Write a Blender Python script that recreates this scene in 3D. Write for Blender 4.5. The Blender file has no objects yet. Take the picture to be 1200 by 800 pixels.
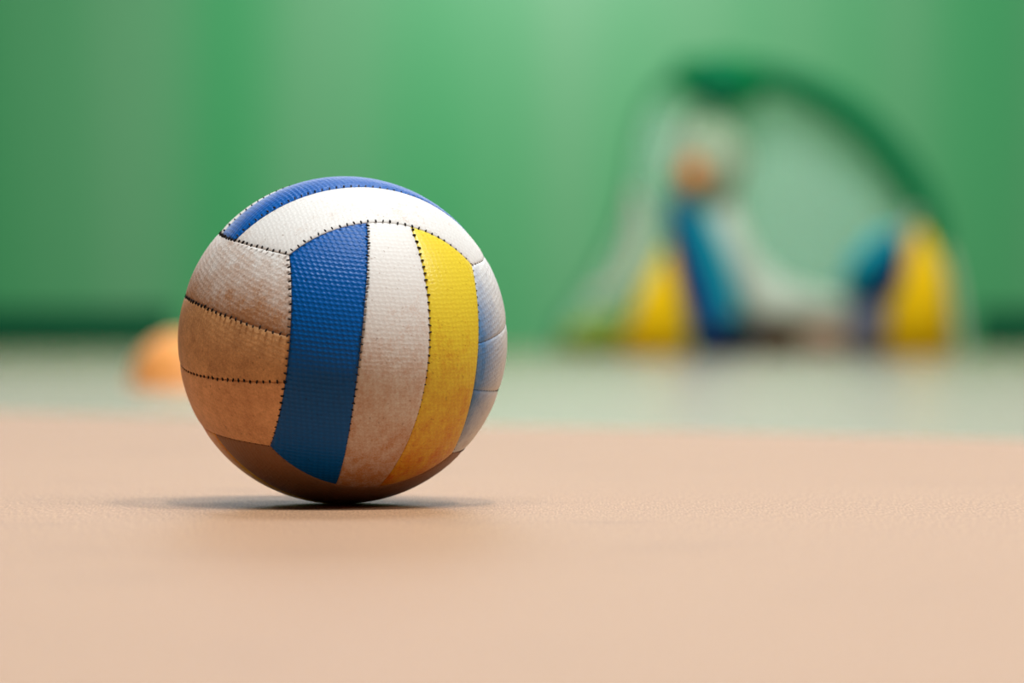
import bpy, bmesh, math, random
from mathutils import Vector, Matrix, Euler

random.seed(7)
scn = bpy.context.scene
COL = scn.collection

# ------------------------------------------------------------------ camera
F_PX = 4500.0                       # 135 mm lens on a 36 mm sensor, 1200 px wide
CAM_H = 0.1148
PITCH = 20.0 / F_PX
cam_d = bpy.data.cameras.new('camera')
cam = bpy.data.objects.new('camera', cam_d)
COL.objects.link(cam)
cam.location = (0, 0, CAM_H)
cam.rotation_euler = (math.pi / 2 - PITCH, 0, 0)
cam_d.sensor_width = 36
cam_d.lens = 135
cam_d.clip_start = 0.05
cam_d.clip_end = 200
cam_d.dof.use_dof = True
cam_d.dof.focus_distance = 2.40
cam_d.dof.aperture_fstop = 4.1
scn.camera = cam

# ------------------------------------------------------------------ view + world + lamps
scn.view_settings.view_transform = 'Standard'
scn.view_settings.look = 'None'
scn.view_settings.gamma = 1
scn.view_settings.use_curve_mapping = False
scn.view_settings.exposure = 0.0

world = bpy.data.worlds.new('gym_daylight')
scn.world = world
world.use_nodes = True
wbg = world.node_tree.nodes['Background']
wbg.inputs['Color'].default_value = (0.95, 0.97, 1.0, 1)
wbg.inputs['Strength'].default_value = 3.1


def lamp(name, loc, power, size, target, color=(0.97, 1.0, 1.0)):
    d = bpy.data.lights.new(name, 'AREA')
    d.energy = power
    d.shape = 'DISK'
    d.size = size
    d.color = color
    o = bpy.data.objects.new(name, d)
    COL.objects.link(o)
    o.location = loc
    v = Vector(target) - Vector(loc)
    o.rotation_euler = v.to_track_quat('-Z', 'Y').to_euler()
    return o


BX, BY, R = -0.1084, 2.46, 0.10475
lamp('overhead_light', (BX + 2.3, BY - 0.9, 6.2), 195, 0.30, (BX, BY, 0))
lamp('overhead_light', (BX + 0.5, BY - 1.2, 6.2), 225, 0.30, (BX, BY, 0))
lamp('overhead_light', (BX - 1.4, BY - 1.2, 6.2), 85, 0.30, (BX, BY, 0))
lamp('overhead_light', (BX + 5.0, BY - 1.6, 6.2), 125, 0.30, (BX, BY, 0))
# unseen lights added to brighten the far half of the hall
lamp('overhead_light', (0.7, 10.6, 5.6), 190, 0.8, (0.8, 14.6, 0.3), (1.0, 1.0, 1.0))  # added fill aimed at the goal
lamp('overhead_light', (0.4, 7.6, 6.3), 500, 4.0, (0.2, 9.0, 0))  # added broad soft fill over the dome and far floor
lamp('wall_fill_light', (0.25, 15.3, 2.9), 106, 0.8, (0.25, 18.4, 0.5), (1.0, 1.0, 1.0))  # added fill brightening the middle of the back wall

# ------------------------------------------------------------------ helpers
def link(o, parent=None):
    COL.objects.link(o)
    if parent is not None:
        o.parent = parent
    return o


def tag(o, label=None, cat=None, group=None, kind=None):
    if label: o['label'] = label
    if cat: o['category'] = cat
    if group: o['group'] = group
    if kind: o['kind'] = kind
    return o


def empty(name, loc):
    o = bpy.data.objects.new(name, None)
    o.location = loc
    o.empty_display_size = 0.05
    return link(o)


def mesh_obj(name, verts, faces, mat, parent=None, smooth=True):
    me = bpy.data.meshes.new(name)
    me.from_pydata([tuple(v) for v in verts], [], faces)
    me.update()
    if smooth:
        for p in me.polygons: p.use_smooth = True
    if mat: me.materials.append(mat)
    return link(bpy.data.objects.new(name, me), parent)


def nd(nt, typ, **kw):
    n = nt.nodes.new(typ)
    for k, v in kw.items():
        if k.startswith('i_'):
            n.inputs[k[2:]].default_value = v
        else:
            setattr(n, k, v)
    return n


def srgb(r, g, b):
    def f(c):
        c /= 255.0
        return c / 12.92 if c <= 0.04045 else ((c + 0.055) / 1.055) ** 2.4
    return (f(r), f(g), f(b), 1)


def new_mat(name):
    m = bpy.data.materials.new(name)
    m.use_nodes = True
    nt = m.node_tree
    return m, nt, nt.nodes['Principled BSDF']


def math_n(nt, op, a, b=None, clamp=False):
    n = nt.nodes.new('ShaderNodeMath')
    n.operation = op
    n.use_clamp = clamp
    for i, v in enumerate((a, b)):
        if v is None: continue
        if isinstance(v, (int, float)):
            n.inputs[i].default_value = v
        else:
            nt.links.new(v, n.inputs[i])
    return n.outputs[0]


def mix_n(nt, fac, a, b, blend='MIX'):
    n = nt.nodes.new('ShaderNodeMix')
    n.data_type = 'RGBA'
    n.blend_type = blend
    for s, v in ((n.inputs[0], fac), (n.inputs[6], a), (n.inputs[7], b)):
        if isinstance(v, (int, float, tuple)):
            s.default_value = v
        else:
            nt.links.new(v, s)
    return n.outputs[2]


def noise_n(nt, vec, scale, detail=3, rough=0.55):
    n = nd(nt, 'ShaderNodeTexNoise', i_Scale=scale, i_Detail=detail, i_Roughness=rough)
    nt.links.new(vec, n.inputs['Vector'])
    return n.outputs['Fac']


def ramp_n(nt, fac, lo, hi):
    n = nd(nt, 'ShaderNodeMapRange')
    n.inputs['From Min'].default_value = lo
    n.inputs['From Max'].default_value = hi
    nt.links.new(fac, n.inputs['Value'])
    return n.outputs['Result']


# ------------------------------------------------------------------ setting: floor, wall, wall-foot strips
def floor_material():
    m, nt, bsdf = new_mat('sports_floor')
    L = nt.links
    tc = nd(nt, 'ShaderNodeTexCoord')
    sep = nd(nt, 'ShaderNodeSeparateXYZ')
    L.new(tc.outputs['Object'], sep.inputs[0])
    # painted zone boundary runs obliquely across the court
    d = math_n(nt, 'ADD', sep.outputs['Y'], math_n(nt, 'MULTIPLY', sep.outputs['X'], 1.04))
    zone = math_n(nt, 'GREATER_THAN', d, 4.36)
    n1 = noise_n(nt, tc.outputs['Object'], 2.2, 3)
    mg = nd(nt, 'ShaderNodeMapping')          # fine grain runs along the hall
    mg.inputs['Scale'].default_value = (1.0, 0.09, 1.0)
    L.new(tc.outputs['Object'], mg.inputs['Vector'])
    n2 = noise_n(nt, mg.outputs[0], 850, 2, 0.6)
    n4 = noise_n(nt, tc.outputs['Object'], 7, 3)
    n3 = noise_n(nt, tc.outputs['Object'], 60, 4)
    beige = mix_n(nt, n1, srgb(174, 132, 98), srgb(182, 140, 106))
    green = mix_n(nt, n1, srgb(146, 130, 102), srgb(154, 138, 110))
    c = mix_n(nt, zone, beige, green)
    c = mix_n(nt, ramp_n(nt, n2, 0.47, 0.78), c, srgb(118, 86, 62))
    c = mix_n(nt, ramp_n(nt, n2, 0.42, 0.25), c, srgb(216, 178, 140))
    c = mix_n(nt, math_n(nt, 'MULTIPLY', ramp_n(nt, n4, 0.58, 0.75), 0.25, clamp=True), c, srgb(126, 96, 74))
    c = mix_n(nt, math_n(nt, 'MULTIPLY', ramp_n(nt, n3, 0.55, 0.8), 0.35), c, srgb(170, 132, 104))
    L.new(c, bsdf.inputs['Base Color'])
    bsdf.inputs['Roughness'].default_value = 0.42
    L.new(math_n(nt, 'ADD', 0.55, math_n(nt, 'MULTIPLY', zone, -0.31)), bsdf.inputs['Roughness'])
    bsdf.inputs['Specular IOR Level'].default_value = 0.65
    bp = nd(nt, 'ShaderNodeBump', i_Strength=0.25, i_Distance=0.0005)
    L.new(n2, bp.inputs['Height'])
    L.new(bp.outputs[0], bsdf.inputs['Normal'])
    return m


def wall_material():
    m, nt, bsdf = new_mat('green_wall_paint')
    L = nt.links
    tc = nd(nt, 'ShaderNodeTexCoord')
    mp = nd(nt, 'ShaderNodeMapping')
    mp.inputs['Scale'].default_value = (1.0, 1.0, 0.06)
    L.new(tc.outputs['Object'], mp.inputs['Vector'])
    n1 = noise_n(nt, mp.outputs[0], 1.3, 2, 0.5)
    c = mix_n(nt, ramp_n(nt, n1, 0.3, 0.7), srgb(30, 146, 79), srgb(88, 152, 104))
    L.new(c, bsdf.inputs['Base Color'])
    bsdf.inputs['Roughness'].default_value = 0.46
    bsdf.inputs['Specular IOR Level'].default_value = 0.5
    return m


def plain(name, col, rough=0.6, spec=0.4, var=0.12, scale=40):
    m, nt, bsdf = new_mat(name)
    tc = nd(nt, 'ShaderNodeTexCoord')
    n1 = noise_n(nt, tc.outputs['Object'], scale, 3)
    dark = tuple(v * (1 - var) for v in col[:3]) + (1,)
    lite = tuple(min(1, v * (1 + var)) for v in col[:3]) + (1,)
    nt.links.new(mix_n(nt, n1, dark, lite), bsdf.inputs['Base Color'])
    bsdf.inputs['Roughness'].default_value = rough
    bsdf.inputs['Specular IOR Level'].default_value = spec
    return m


def box_mesh(name, x0, x1, y0, y1, z0, z1, mat, parent=None):
    v = [(x, y, z) for z in (z0, z1) for y in (y0, y1) for x in (x0, x1)]
    f = [(0, 2, 3, 1), (4, 5, 7, 6), (0, 1, 5, 4), (2, 6, 7, 3), (0, 4, 6, 2), (1, 3, 7, 5)]
    return mesh_obj(name, v, f, mat, parent, smooth=False)


WALL_Y = 18.4
tag(box_mesh('floor', -9, 9, -8, WALL_Y, -0.06, 0, floor_material()), kind='structure')
tag(box_mesh('wall_back', -9, 9, WALL_Y, WALL_Y + 0.2, -0.06, 3.0, wall_material()), kind='structure')
hall_mat = plain('hall_plaster', srgb(84, 74, 62), 0.8, 0.2, 0.04, 2)
tag(box_mesh('wall_left', -9.2, -9, -8, WALL_Y + 0.2, -0.06, 6.6, hall_mat), kind='structure')
tag(box_mesh('wall_right', 9, 9.2, -8, WALL_Y + 0.2, -0.06, 6.6, hall_mat), kind='structure')
tag(box_mesh('wall_front', -9, 9, -8.2, -8, -0.06, 6.6, hall_mat), kind='structure')
tag(box_mesh('ceiling', -9, 9, -8, WALL_Y + 0.2, 6.4, 6.6, hall_mat), kind='structure')
strip_mat = plain('dark_green_strip', srgb(4, 82, 50), 0.6, 0.12)  # dark green strips along the wall foot
tag(box_mesh('wall_foot_strip_left', -9, -1.62, WALL_Y - 0.04, WALL_Y, 0.0, 0.19, strip_mat), kind='structure')
tag(box_mesh('wall_foot_strip_right', 2.22, 9, WALL_Y - 0.04, WALL_Y, 0.0, 0.19, strip_mat), kind='structure')

# ------------------------------------------------------------------ volleyball
AX = [(0.94034423, -0.04631443, -0.33527854),
      (0.10573864, 0.98808618, 0.10544688),
      (0.34185142, -0.15692904, 0.92658507)]
c_right = Vector((1, 0, 0))
c_up = Vector((0, math.sin(PITCH), math.cos(PITCH)))
c_tow = Vector((0, -math.cos(PITCH), math.sin(PITCH)))
BALL_AXES = [(c_right * a[0] + c_up * a[1] + c_tow * a[2]).normalized() for a in AX]

S_ = lambda t: 0.59236 - 0.0450 * t * t
Q_ = lambda t: 0.2177 - 0.1225 * t * t


def ball_to_local(p, rad):
    v = BALL_AXES[0] * p[0] + BALL_AXES[1] * p[1] + BALL_AXES[2] * p[2]
    v = v * rad
    return Vector((v.x, v.y, v.z + R))


PERM = {'z': (0, 1, 2), 'y': (2, 0, 1), 'x': (1, 2, 0)}   # (across, along, normal) axis indices


def seam_curve(face, sgn, k):
    """k = 0..3: the boundary curves a = f(b) of the three strips"""
    def f(b):
        if k == 0: return -S_(b)
        if k == 3: return S_(b)
        e = -Q_(b) if k == 1 else Q_(b)
        if face == 'z' and sgn > 0:
            e += (0.008 + 0.016 * b) if k == 1 else (0.004 + 0.016 * b)
        if face == 'x' and sgn < 0:
            e += -0.014 if k == 1 else -0.021
        if face == 'x' and sgn > 0:
            e += -0.008
        if face == 'y' and sgn > 0 and k == 2:
            e += 0.006
        return e
    return f


def face_point(face, sgn, k, u, v):
    """u in 0..1 across strip k (0..2), v in -1..1 along it -> unit vector, edge distances"""
    e0, e1 = seam_curve(face, sgn, k), seam_curve(face, sgn, k + 1)
    a = b = 0.0
    for _ in range(14):
        lo, hi = e0(b), e1(b)
        a = lo + (hi - lo) * u
        Y = math.sqrt(max(1e-6, 1 - a * a - S_(a) ** 2))
        b = v * Y
    c = sgn * math.sqrt(max(1e-6, 1 - a * a - b * b))
    ia, ib, ic = PERM[face]
    p = [0, 0, 0]
    p[ia], p[ib], p[ic] = a, b, c
    cs = max(abs(c), 0.3)
    du = min(a - lo, hi - a) / max(0.5, math.sqrt(1 - a * a)) * R
    dv = (Y - abs(b)) / max(0.3, math.sqrt(1 - b * b)) * R
    return p, a, b, du, dv


def leather(name, base, dirt, dirt_col, bump=0.35, rough=0.5, spec=0.35, dimple=0.09, jit=0.45,  stain=None, pitch=0.0034, grain=0.55, along=0.0, across=None):
    m, nt, bsdf = new_mat(name)
    L = nt.links
    tc = nd(nt, 'ShaderNodeTexCoord')
    ob = tc.outputs['Object']
    uv = nd(nt, 'ShaderNodeSeparateXYZ')
    L.new(tc.outputs['UV'], uv.inputs[0])
    U, V = uv.outputs['X'], uv.outputs['Y']
    big = noise_n(nt, ob, 22, 4, 0.6)
    mid = noise_n(nt, ob, 170, 4, 0.7)
    fine = noise_n(nt, ob, 900, 3, 0.7)
    # dirt: patchy, rubbed in
    t = math_n(nt, 'ADD', math_n(nt, 'MULTIPLY', math_n(nt, 'SUBTRACT', big, 0.5), 1.1),
               math_n(nt, 'MULTIPLY', math_n(nt, 'SUBTRACT', mid, 0.5), 1.1))
    t = math_n(nt, 'ADD', t, math_n(nt, 'MULTIPLY', math_n(nt, 'SUBTRACT', fine, 0.5), grain * 2))
    if along:                           # tone deepens towards one end of the strip
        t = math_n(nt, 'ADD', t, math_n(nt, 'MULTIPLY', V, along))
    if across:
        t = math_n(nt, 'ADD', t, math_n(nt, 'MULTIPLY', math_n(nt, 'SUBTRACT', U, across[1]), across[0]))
    d = math_n(nt, 'ADD', t, dirt, clamp=True)
    col = mix_n(nt, d, base, dirt_col)
    # small scuffs and specks
    sp = math_n(nt, 'MULTIPLY', ramp_n(nt, noise_n(nt, ob, 420, 2, 0.5), 0.66, 0.76), 0.5, clamp=True)
    col = mix_n(nt, sp, col, tuple(v * 0.45 for v in dirt_col[:3]) + (1,))
    # darker tone in the dimples of the emboss
    k = 2 * math.pi / pitch
    jn = nd(nt, 'ShaderNodeTexNoise', i_Scale=330, i_Detail=1)
    L.new(ob, jn.inputs['Vector'])
    js = nd(nt, 'ShaderNodeSeparateColor')
    L.new(jn.outputs['Color'], js.inputs[0])
    U = math_n(nt, 'ADD', U, math_n(nt, 'MULTIPLY', math_n(nt, 'SUBTRACT', js.outputs[0], 0.5), pitch * jit * 2))
    Vj = math_n(nt, 'ADD', V, math_n(nt, 'MULTIPLY', math_n(nt, 'SUBTRACT', js.outputs[1], 0.5), pitch * jit * 2))
    U = math_n(nt, 'ADD', U, math_n(nt, 'MULTIPLY', V, 0.25))
    hx = math_n(nt, 'COSINE', math_n(nt, 'MULTIPLY', U, k))
    hy = math_n(nt, 'COSINE', math_n(nt, 'MULTIPLY', Vj, k * 1.18))
    h = math_n(nt, 'MULTIPLY', math_n(nt, 'ADD', hx, hy), 0.5)
    emb = ramp_n(nt, h, -0.35, 0.85)
    col = mix_n(nt, math_n(nt, 'MULTIPLY', math_n(nt, 'SUBTRACT', 1.0, emb), dimple), col,
                tuple(v * 0.5 for v in dirt_col[:3]) + (1,))
    if stain:
        sc, s_end = stain       # dye that bled from the blue neighbour, strongest at one end of the strip
        s = ramp_n(nt, V, s_end - 0.042, s_end)
        s = math_n(nt, 'POWER', math_n(nt, 'MAXIMUM', s, 0.0), 1.6)
        s = math_n(nt, 'ADD', s, math_n(nt, 'MULTIPLY', math_n(nt, 'SUBTRACT', mid, 0.5), 0.5), clamp=True)
        col = mix_n(nt, math_n(nt, 'MULTIPLY', s, 0.9), col, sc)
    L.new(col, bsdf.inputs['Base Color'])
    bsdf.inputs['Roughness'].default_value = rough
    bsdf.inputs['Specular IOR Level'].default_value = spec
    height = math_n(nt, 'ADD', emb, math_n(nt, 'MULTIPLY', fine, 0.5))
    bp = nd(nt, 'ShaderNodeBump', i_Strength=bump, i_Distance=0.0005)
    L.new(height, bp.inputs['Height'])
    L.new(bp.outputs[0], bsdf.inputs['Normal'])
    return m


WHITE = srgb(228, 226, 222)
BLUE = srgb(0, 92, 174)
YELL = srgb(240, 214, 58)
BROWN = srgb(146, 96, 58)
BROWN2 = srgb(184, 144, 112)

ball = empty('volleyball', (BX, BY, 0))
tag(ball, 'worn blue, white and yellow panelled volleyball on the beige floor', 'ball')


def panel(face, sgn, k, mat, label):
    NU, NV = 36, 110
    us = [0.5 - 0.5 * math.cos(math.pi * (0.06 + 0.88 * i / NU)) for i in range(NU + 1)]
    us = [(u - us[0]) / (us[-1] - us[0]) for u in us]
    vs = [-math.cos(math.pi * (0.05 + 0.90 * j / NV)) for j in range(NV + 1)]
    vs = [v / vs[-1] for v in vs]
    verts, uvs = [], []
    for j, v in enumerate(vs):
        for i, u in enumerate(us):
            p, a, b, du, dv = face_point(face, sgn, k, u, v)
            e = du * dv / math.sqrt(du * du + dv * dv + 1e-12) if du + dv > 0 else 0
            e = max(0.0, e)
            off = -0.0006 * math.exp(-e / 0.0006) - 0.0006 * math.exp(-e / 0.0045)
            verts.append(ball_to_local(p, R + off))
            uvs.append((math.asin(max(-1, min(1, a))) * R, math.asin(max(-1, min(1, b))) * R))
    W = NU + 1
    faces = []
    for j in range(NV):
        for i in range(NU):
            f = (j * W + i, j * W + i + 1, (j + 1) * W + i + 1, (j + 1) * W + i)
            faces.append(f if sgn > 0 else f[::-1])
    # tucked-in hem below the rim
    rim = [i for i in range(W)] + [j * W + NU for j in range(1, NV + 1)] \
        + [NV * W + i for i in range(NU - 1, -1, -1)] + [j * W for j in range(NV - 1, 0, -1)]
    c = Vector((0, 0, R))
    base = len(verts)
    for r in rim:
        verts.append(c + (verts[r] - c) * 0.955)
        uvs.append(uvs[r])
    n = len(rim)
    for q in range(n):
        f = (rim[q], base + q, base + (q + 1) % n, rim[(q + 1) % n])
        faces.append(f if sgn > 0 else f[::-1])
    o = mesh_obj('panel', verts, faces, mat, ball)
    uvl = o.data.uv_layers.new(name='UVMap')
    for lp in o.data.loops:
        uvl.data[lp.index].uv = uvs[lp.vertex_index]
    if label: o['label'] = label
    return o


mat_blue = leather('blue_panel_leather', BLUE, -0.12, srgb(20, 50, 84), bump=0.55, rough=0.34, grain=0.05, spec=0.2, dimple=0.2, pitch=0.0035, jit=0.16)
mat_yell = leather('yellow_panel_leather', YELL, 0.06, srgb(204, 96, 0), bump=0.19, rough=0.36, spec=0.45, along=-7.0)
mat_w_top = leather('white_panel_leather', WHITE, -0.02, BROWN2, bump=0.18)
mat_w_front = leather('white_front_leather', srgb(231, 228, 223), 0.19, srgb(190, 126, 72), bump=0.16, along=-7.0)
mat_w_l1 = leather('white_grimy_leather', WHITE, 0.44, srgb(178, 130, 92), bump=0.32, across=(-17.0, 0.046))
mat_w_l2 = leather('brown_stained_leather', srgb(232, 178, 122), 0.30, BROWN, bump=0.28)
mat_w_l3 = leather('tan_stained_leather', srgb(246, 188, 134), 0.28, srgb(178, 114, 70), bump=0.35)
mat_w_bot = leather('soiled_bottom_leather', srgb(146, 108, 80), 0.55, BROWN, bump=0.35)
FRONT_END = math.asin(0.585) * R
mat_w_right = leather('blue_bled_leather', srgb(228, 228, 226), -0.04, BROWN2, bump=0.3,
                      stain=(srgb(30, 116, 180), 0.092))

panel('z', 1, 0, mat_blue, 'blue panel')
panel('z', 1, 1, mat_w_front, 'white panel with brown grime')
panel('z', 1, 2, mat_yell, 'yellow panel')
panel('y', 1, 2, mat_w_top, 'clean white panel over the top')
panel('y', 1, 1, mat_blue, 'blue panel over the top')
panel('y', 1, 0, mat_w_top, 'white panel')
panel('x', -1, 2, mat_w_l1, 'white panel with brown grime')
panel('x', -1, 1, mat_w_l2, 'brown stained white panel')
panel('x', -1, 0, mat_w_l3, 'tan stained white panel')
for k in (0, 1, 2):
    panel('x', 1, k, mat_w_right, 'white panel stained by blue dye')
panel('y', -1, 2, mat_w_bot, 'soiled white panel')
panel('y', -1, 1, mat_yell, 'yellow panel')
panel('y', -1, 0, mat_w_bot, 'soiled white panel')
panel('z', -1, 0, mat_blue, 'blue panel')
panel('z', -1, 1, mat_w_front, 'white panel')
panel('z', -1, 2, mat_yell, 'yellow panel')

# inner lining seen only down in the seams
lin = bmesh.new()
bmesh.ops.create_uvsphere(lin, u_segments=64, v_segments=40, radius=R * 0.972)
bmesh.ops.translate(lin, verts=lin.verts, vec=(0, 0, R))
me = bpy.data.meshes.new('lining')
lin.to_mesh(me); lin.free()
for p in me.polygons: p.use_smooth = True
me.materials.append(plain('dark_lining', srgb(34, 26, 24), 0.8, 0.2))
link(bpy.data.objects.new('lining', me), ball)

# stitches: short dark threads that cross the seams
st_v, st_f = [], []


def add_stitch(center, nrm, across, along, ln, wd, ht):
    b0 = len(st_v)
    NA, NB = 8, 5
    for i in range(NA + 1):
        th = math.pi * i / NA
        for j in range(NB * 2):
            ph = 2 * math.pi * j / (NB * 2)
            st_v.append(center + across * (math.cos(th) * ln) + along * (math.sin(th) * math.cos(ph) * wd)
                        + nrm * (math.sin(th) * math.sin(ph) * ht))
    n = NB * 2
    for i in range(NA):
        for j in range(n):
            st_f.append((b0 + i * n + j, b0 + (i + 1) * n + j, b0 + (i + 1) * n + (j + 1) % n, b0 + i * n + (j + 1) % n))


def stitch_line(pts, step=0.0048):
    P = [Vector(ball_to_local(p, 1.0)) - Vector((0, 0, R)) for p in pts]
    acc, nxt = 0.0, step * random.uniform(0.5, 1.0)
    for i in range(len(P) - 1):
        d = (P[i + 1] - P[i]).length * R
        while acc + d >= nxt:
            n = P[i].lerp(P[i + 1], (nxt - acc) / d).normalized()
            al = (P[i + 1] - P[i]).normalized()
            ac = n.cross(al).normalized()
            sk = random.uniform(-0.35, 0.35)
            ac = (ac + al * sk).normalized()
            al2 = n.cross(ac).normalized()
            side = random.uniform(-0.0004, 0.0004)
            add_stitch(Vector((0, 0, R)) + n * (R - 0.0008) + ac * side, n, ac, al2,
                       random.uniform(0.0011, 0.0015), random.uniform(0.00046, 0.00062), 0.0008)
            nxt += step * random.uniform(0.92, 1.08)
        acc += d


for face in 'zyx':
    for sgn in (1, -1):
        for k in (1, 2):                                  # seams between the strips
            stitch_line([face_point(face, sgn, k, 0.0, -1 + 2 * t / 120)[0] for t in range(121)])
        for k, u in ((0, 0.0), (2, 1.0)):                 # long seams towards the neighbouring face
            stitch_line([face_point(face, sgn, k, u, -1 + 2 * t / 120)[0] for t in range(121)])
stitch = mesh_obj('stitching', st_v, st_f, plain('black_thread', srgb(26, 20, 20), 0.7, 0.3), ball)

# ------------------------------------------------------------------ orange marker dome
def lathe(name, prof, mat, parent=None, seg=48, inner=None):
    v, f = [], []
    for r, z in prof:
        for s in range(seg):
            a = 2 * math.pi * s / seg
            v.append((r * math.cos(a), r * math.sin(a), z))
    for i in range(len(prof) - 1):
        for s in range(seg):
            t = (s + 1) % seg
            f.append((i * seg + s, i * seg + t, (i + 1) * seg + t, (i + 1) * seg + s))
    return mesh_obj(name, v, f, mat, parent)


dome_mat = plain('orange_plastic', srgb(255, 170, 92), 0.45, 0.4, 0.05)
D_D = 7.1
prof = [(0.118, 0.0), (0.118, 0.004)]
for i in range(15):
    t = i / 14
    ang = t * math.radians(74)
    prof.append((0.108 * math.cos(ang) ** 0.9, 0.005 + 0.098 * math.sin(ang)))
prof += [(0.026, 0.094), (0.030, 0.088)]
for i in range(10, -1, -1):
    t = i / 14
    ang = t * math.radians(74)
    prof.append((0.104 * math.cos(ang) ** 0.9, 0.002 + 0.094 * math.sin(ang)))
dome = lathe('marker_dome', prof, dome_mat)
dome.location = ((221 - 600) / F_PX * D_D, D_D, 0.0005)
tag(dome, 'orange dome marker on the floor behind the volleyball', 'marker cone')

# ------------------------------------------------------------------ pop-up goal
GD = 14.35
PXM = F_PX / GD


def gp(px, py, dy=0.0):
    """point on the goal's own frame: metres right of / above the goal's base point (px 880 on the floor)"""
    return Vector(((px - 880) / PXM, dy, (416 - py) / PXM))


goal = empty('pop_up_goal', ((880 - 600) / PXM, GD, 0))
tag(goal, 'arched pop-up goal with green hoop, white mesh and yellow corner pockets', 'goal')


def catmull(pts, n=10):
    P = [pts[0]] + list(pts) + [pts[-1]]
    out = []
    for i in range(1, len(P) - 2):
        p0, p1, p2, p3 = P[i - 1], P[i], P[i + 1], P[i + 2]
        for s in range(n):
            t = s / n
            out.append(0.5 * ((2 * p1) + (p2 - p0) * t + (2 * p0 - 5 * p1 + 4 * p2 - p3) * t * t
                              + (3 * p1 - p0 - 3 * p2 + p3) * t ** 3))
    out.append(P[-2])
    return out


def sweep(name, keys, mat, parent, seg=16, n=10):
    """keys: (point, half-width in the goal plane, half-depth)"""
    C = catmull([Vector(k[0]) for k in keys], n)
    Wd = catmull([Vector((k[1], k[2], 0)) for k in keys], n)
    v, f = [], []
    m = len(C)
    for i, c in enumerate(C):
        t = (C[min(i + 1, m - 1)] - C[max(i - 1, 0)]).normalized()
        dep = Vector((0, 1, 0))
        nrm = t.cross(dep).normalized()
        dep = nrm.cross(t).normalized()
        for s in range(seg):
            a = 2 * math.pi * s / seg
            v.append(c + nrm * (math.cos(a) * Wd[i].x) + dep * (math.sin(a) * Wd[i].y))
    for i in range(m - 1):
        for s in range(seg):
            s2 = (s + 1) % seg
            f.append((i * seg + s, i * seg + s2, (i + 1) * seg + s2, (i + 1) * seg + s))
    f.append(tuple(range(seg))[::-1])
    f.append(tuple((m - 1) * seg + s for s in range(seg)))
    o = mesh_obj(name, v, f, mat, parent)
    return o


def slab(name, outline, th, mat, parent, puff=0.0, rot=0.0):
    """filled outline (goal-plane points) with thickness and rounded rim"""
    bm = bmesh.new()
    vs = [bm.verts.new(p) for p in outline]
    fc = bm.faces.new(vs)
    r = bmesh.ops.extrude_face_region(bm, geom=[fc])
    nv = [e for e in r['geom'] if isinstance(e, bmesh.types.BMVert)]
    bmesh.ops.translate(bm, verts=nv, vec=(0, th, 0))
    bmesh.ops.recalc_face_normals(bm, faces=bm.faces)
    bmesh.ops.bevel(bm, geom=[e for e in bm.edges if e.calc_face_angle(0) > 1.0], offset=min(th * 0.35, 0.02),
                    segments=3, affect='EDGES')
    me = bpy.data.meshes.new(name)
    bm.to_mesh(me); bm.free()
    for p in me.polygons: p.use_smooth = True
    me.materials.append(mat)
    o = link(bpy.data.objects.new(name, me), parent)
    return o


def fabric(name, col, alpha=1.0, rough=0.8):
    m, nt, bsdf = new_mat(name)
    tc = nd(nt, 'ShaderNodeTexCoord')
    n1 = noise_n(nt, tc.outputs['Object'], 60, 3)
    nt.links.new(mix_n(nt, n1, tuple(v * 0.9 for v in col[:3]) + (1,), col), bsdf.inputs['Base Color'])
    bsdf.inputs['Roughness'].default_value = rough
    bsdf.inputs['Specular IOR Level'].default_value = 0.2
    if alpha < 1:
        bsdf.inputs['Alpha'].default_value = alpha
    return m


g_green = fabric('green_sleeve_fabric', srgb(0, 124, 72))
g_green2 = fabric('bright_green_fabric', srgb(0, 136, 78))
g_yellow = fabric('yellow_pocket_fabric', srgb(250, 204, 0))
g_blue = fabric('blue_band_fabric', srgb(0, 66, 128))
g_teal = fabric('teal_band_fabric', srgb(0, 164, 178))
g_white = fabric('white_fabric', srgb(208, 222, 202))
g_grey = fabric('grey_fabric', srgb(186, 200, 180))
g_slate = fabric('slate_fabric', srgb(100, 106, 124))
g_navy = fabric('navy_fabric', srgb(24, 40, 62))
g_brown = fabric('brown_fabric', srgb(84, 66, 48))
g_tan = fabric('tan_fabric', srgb(168, 142, 118))
g_orange = fabric('orange_patch_fabric', srgb(236, 128, 0))
g_olive = fabric('olive_pocket_fabric', srgb(140, 168, 66))
g_mesh = fabric('white_mesh_fabric', srgb(194, 230, 212), 0.28)
g_mesh2 = fabric('white_side_mesh_fabric', srgb(190, 230, 208), 0.26)

# hoop: sleeved arch
sweep('hoop', [(gp(1102, 290), .03, .03), (gp(1088, 252), .055, .05), (gp(1060, 202), .064, .06), (gp(1016, 150), .066, .06),
               (gp(962, 112), .062, .06), (gp(905, 90), .055, .06), (gp(850, 84), .045, .06), (gp(800, 88), .03, .05),
               (gp(768, 108), .014, .03), (gp(748, 150), .010, .02), (gp(738, 210), .010, .02), (gp(722, 270), .010, .02),
               (gp(690, 330), .010, .02), (gp(660, 372), .010, .02), (gp(646, 412), .012, .02)], g_green, goal)
slab('crest_flap', [gp(*p, -.075) for p in [(788, 72), (850, 64), (894, 74), (900, 104), (880, 126), (842, 134), (812, 118), (790, 104)]],
     0.03, g_green2, goal)
slab('crest_patch', [gp(*p, -.095) for p in [(826, 90), (846, 88), (850, 106), (838, 114), (826, 106)]], 0.02, fabric('dark_teal_patch', srgb(0, 88, 84)), goal)

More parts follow.
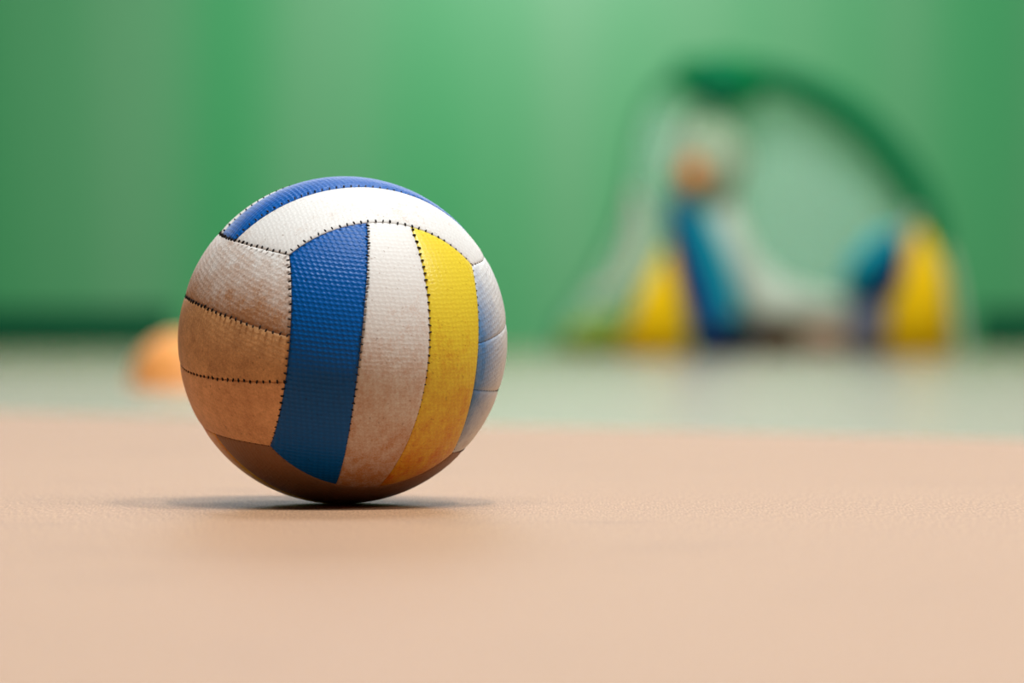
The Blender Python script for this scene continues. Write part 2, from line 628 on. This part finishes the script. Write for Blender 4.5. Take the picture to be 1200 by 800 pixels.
# net inside the arch and the side net that runs to the rear corner
net = [(775, 150), (800, 115), (850, 104), (905, 108), (960, 128), (1012, 168), (1052, 218), (1078, 268), (1085, 330), (1085, 408),
       (900, 408), (800, 408), (790, 300), (775, 220)]
def sheet(name, pts, mat, parent, sol=0.002):
    o = mesh_obj(name, pts, [tuple(range(len(pts)))], mat, parent, smooth=False)
    md = o.modifiers.new('solid', 'SOLIDIFY'); md.thickness = sol
    return o
sheet('net', [gp(*p, .12) for p in net], g_mesh, goal)
side = [(792, 118), (765, 120), (748, 155), (738, 215), (722, 272), (690, 332), (662, 372), (650, 408), (800, 408), (790, 300)]
sheet('side_net', [gp(*p, .30) for p in side], g_mesh2, goal)

# yellow corner pockets (wedge bags)
def wedge(name, apex, bl, br, dep, mat, midl, midr):
    ol = [gp(*bl, -dep / 2), gp(*midl, -dep / 2), gp(*apex, -dep / 2), gp(*midr, -dep / 2), gp(*br, -dep / 2)]
    return slab(name, ol, dep, mat, goal)
wedge('corner_pocket', (1078, 262), (1028, 416), (1116, 416), .16, g_yellow, (1052, 330), (1104, 320))
wedge('corner_pocket', (784, 282), (722, 416), (808, 416), .16, g_yellow, (748, 350), (800, 345))
slab('rear_pocket', [gp(*p, .20) for p in [(652, 416), (664, 384), (700, 366), (736, 372), (740, 416)]], .10, g_olive, goal)
# pale tape edging the side net and the right pocket
sweep('edge_tape', [(gp(806, 130, -.01), .014, .02), (gp(795, 165, -.01), .018, .02), (gp(783, 205, -.01), .012, .02)], g_grey, goal)
sweep('edge_tape', [(gp(742, 222, -.01), .022, .02), (gp(747, 255, -.01), .034, .02), (gp(744, 290, -.01), .038, .02),
                    (gp(724, 330, -.01), .03, .02), (gp(690, 350, -.01), .02, .02)], g_grey, goal)
sweep('edge_tape', [(gp(1074, 250, -.03), .02, .03), (gp(1058, 290, -.03), .022, .02), (gp(1040, 350, -.03), .018, .02)], g_grey, goal)
sweep('edge_tape', [(gp(1096, 255, .02), .012, .03), (gp(1118, 330, .02), .014, .03), (gp(1128, 412, .02), .016, .03)], g_grey, goal)
# blue band up the left side
sweep('blue_band', [(gp(790, 232, -.10), .035, .03), (gp(800, 275, -.10), .055, .035), (gp(815, 330, -.10), .065, .04), (gp(830, 372, -.10), .07, .04),
                    (gp(835, 390, -.10), .06, .04)], g_blue, goal)
sweep('teal_band', [(gp(812, 245, -.13), .034, .02), (gp(830, 290, -.13), .045, .02), (gp(846, 335, -.13), .042, .02), (gp(854, 370, -.13), .034, .02)],
      g_teal, goal)
# white curved panel that sweeps from the badge to the base
slab('white_panel', [gp(*p, -.06) for p in [(826, 225), (858, 228), (868, 262), (884, 300), (915, 328), (955, 342), (992, 348), (1000, 372),
                                          (940, 384), (880, 384), (856, 350), (838, 290)]], .05, g_white, goal)
# round badge with an orange mark
bd = [gp(832 + 42 * math.cos(a * math.pi / 12), 192 + 50 * math.sin(a * math.pi / 12), -.09) for a in range(24)]
badge = slab('round_badge', bd, .04, fabric('badge_fabric', srgb(168, 190, 158)), goal)
om = slab('orange_mark', [gp(811 + 15 * math.cos(a * math.pi / 8), 206 + 20 * math.sin(a * math.pi / 8), -.115) for a in range(16)], .03, g_orange, badge)
# right-hand blue panel and slate panel below it
slab('blue_panel', [gp(*p, -.10) for p in [(986, 334), (1004, 302), (1048, 268), (1060, 286), (1056, 326), (1038, 352), (994, 354)]], .05, g_blue, goal)
slab('teal_edge', [gp(*p, -.125) for p in [(982, 338), (992, 304), (1018, 278), (1046, 264), (1050, 280), (1026, 308), (1006, 332), (998, 342)]], .03, g_teal, goal)
slab('slate_panel', [gp(*p, -.08) for p in [(992, 350), (1040, 348), (1036, 416), (994, 416)]], .06, g_slate, goal)
# base strip
slab('base_strip', [gp(*p, -.10) for p in [(812, 384), (884, 370), (884, 416), (810, 416)]], .14, g_navy, goal)
slab('base_strip', [gp(*p, -.09) for p in [(884, 373), (936, 380), (936, 416), (884, 416)]], .12, g_brown, goal)
slab('base_strip', [gp(*p, -.09) for p in [(936, 382), (994, 376), (994, 416), (936, 416)]], .12, g_tan, goal)
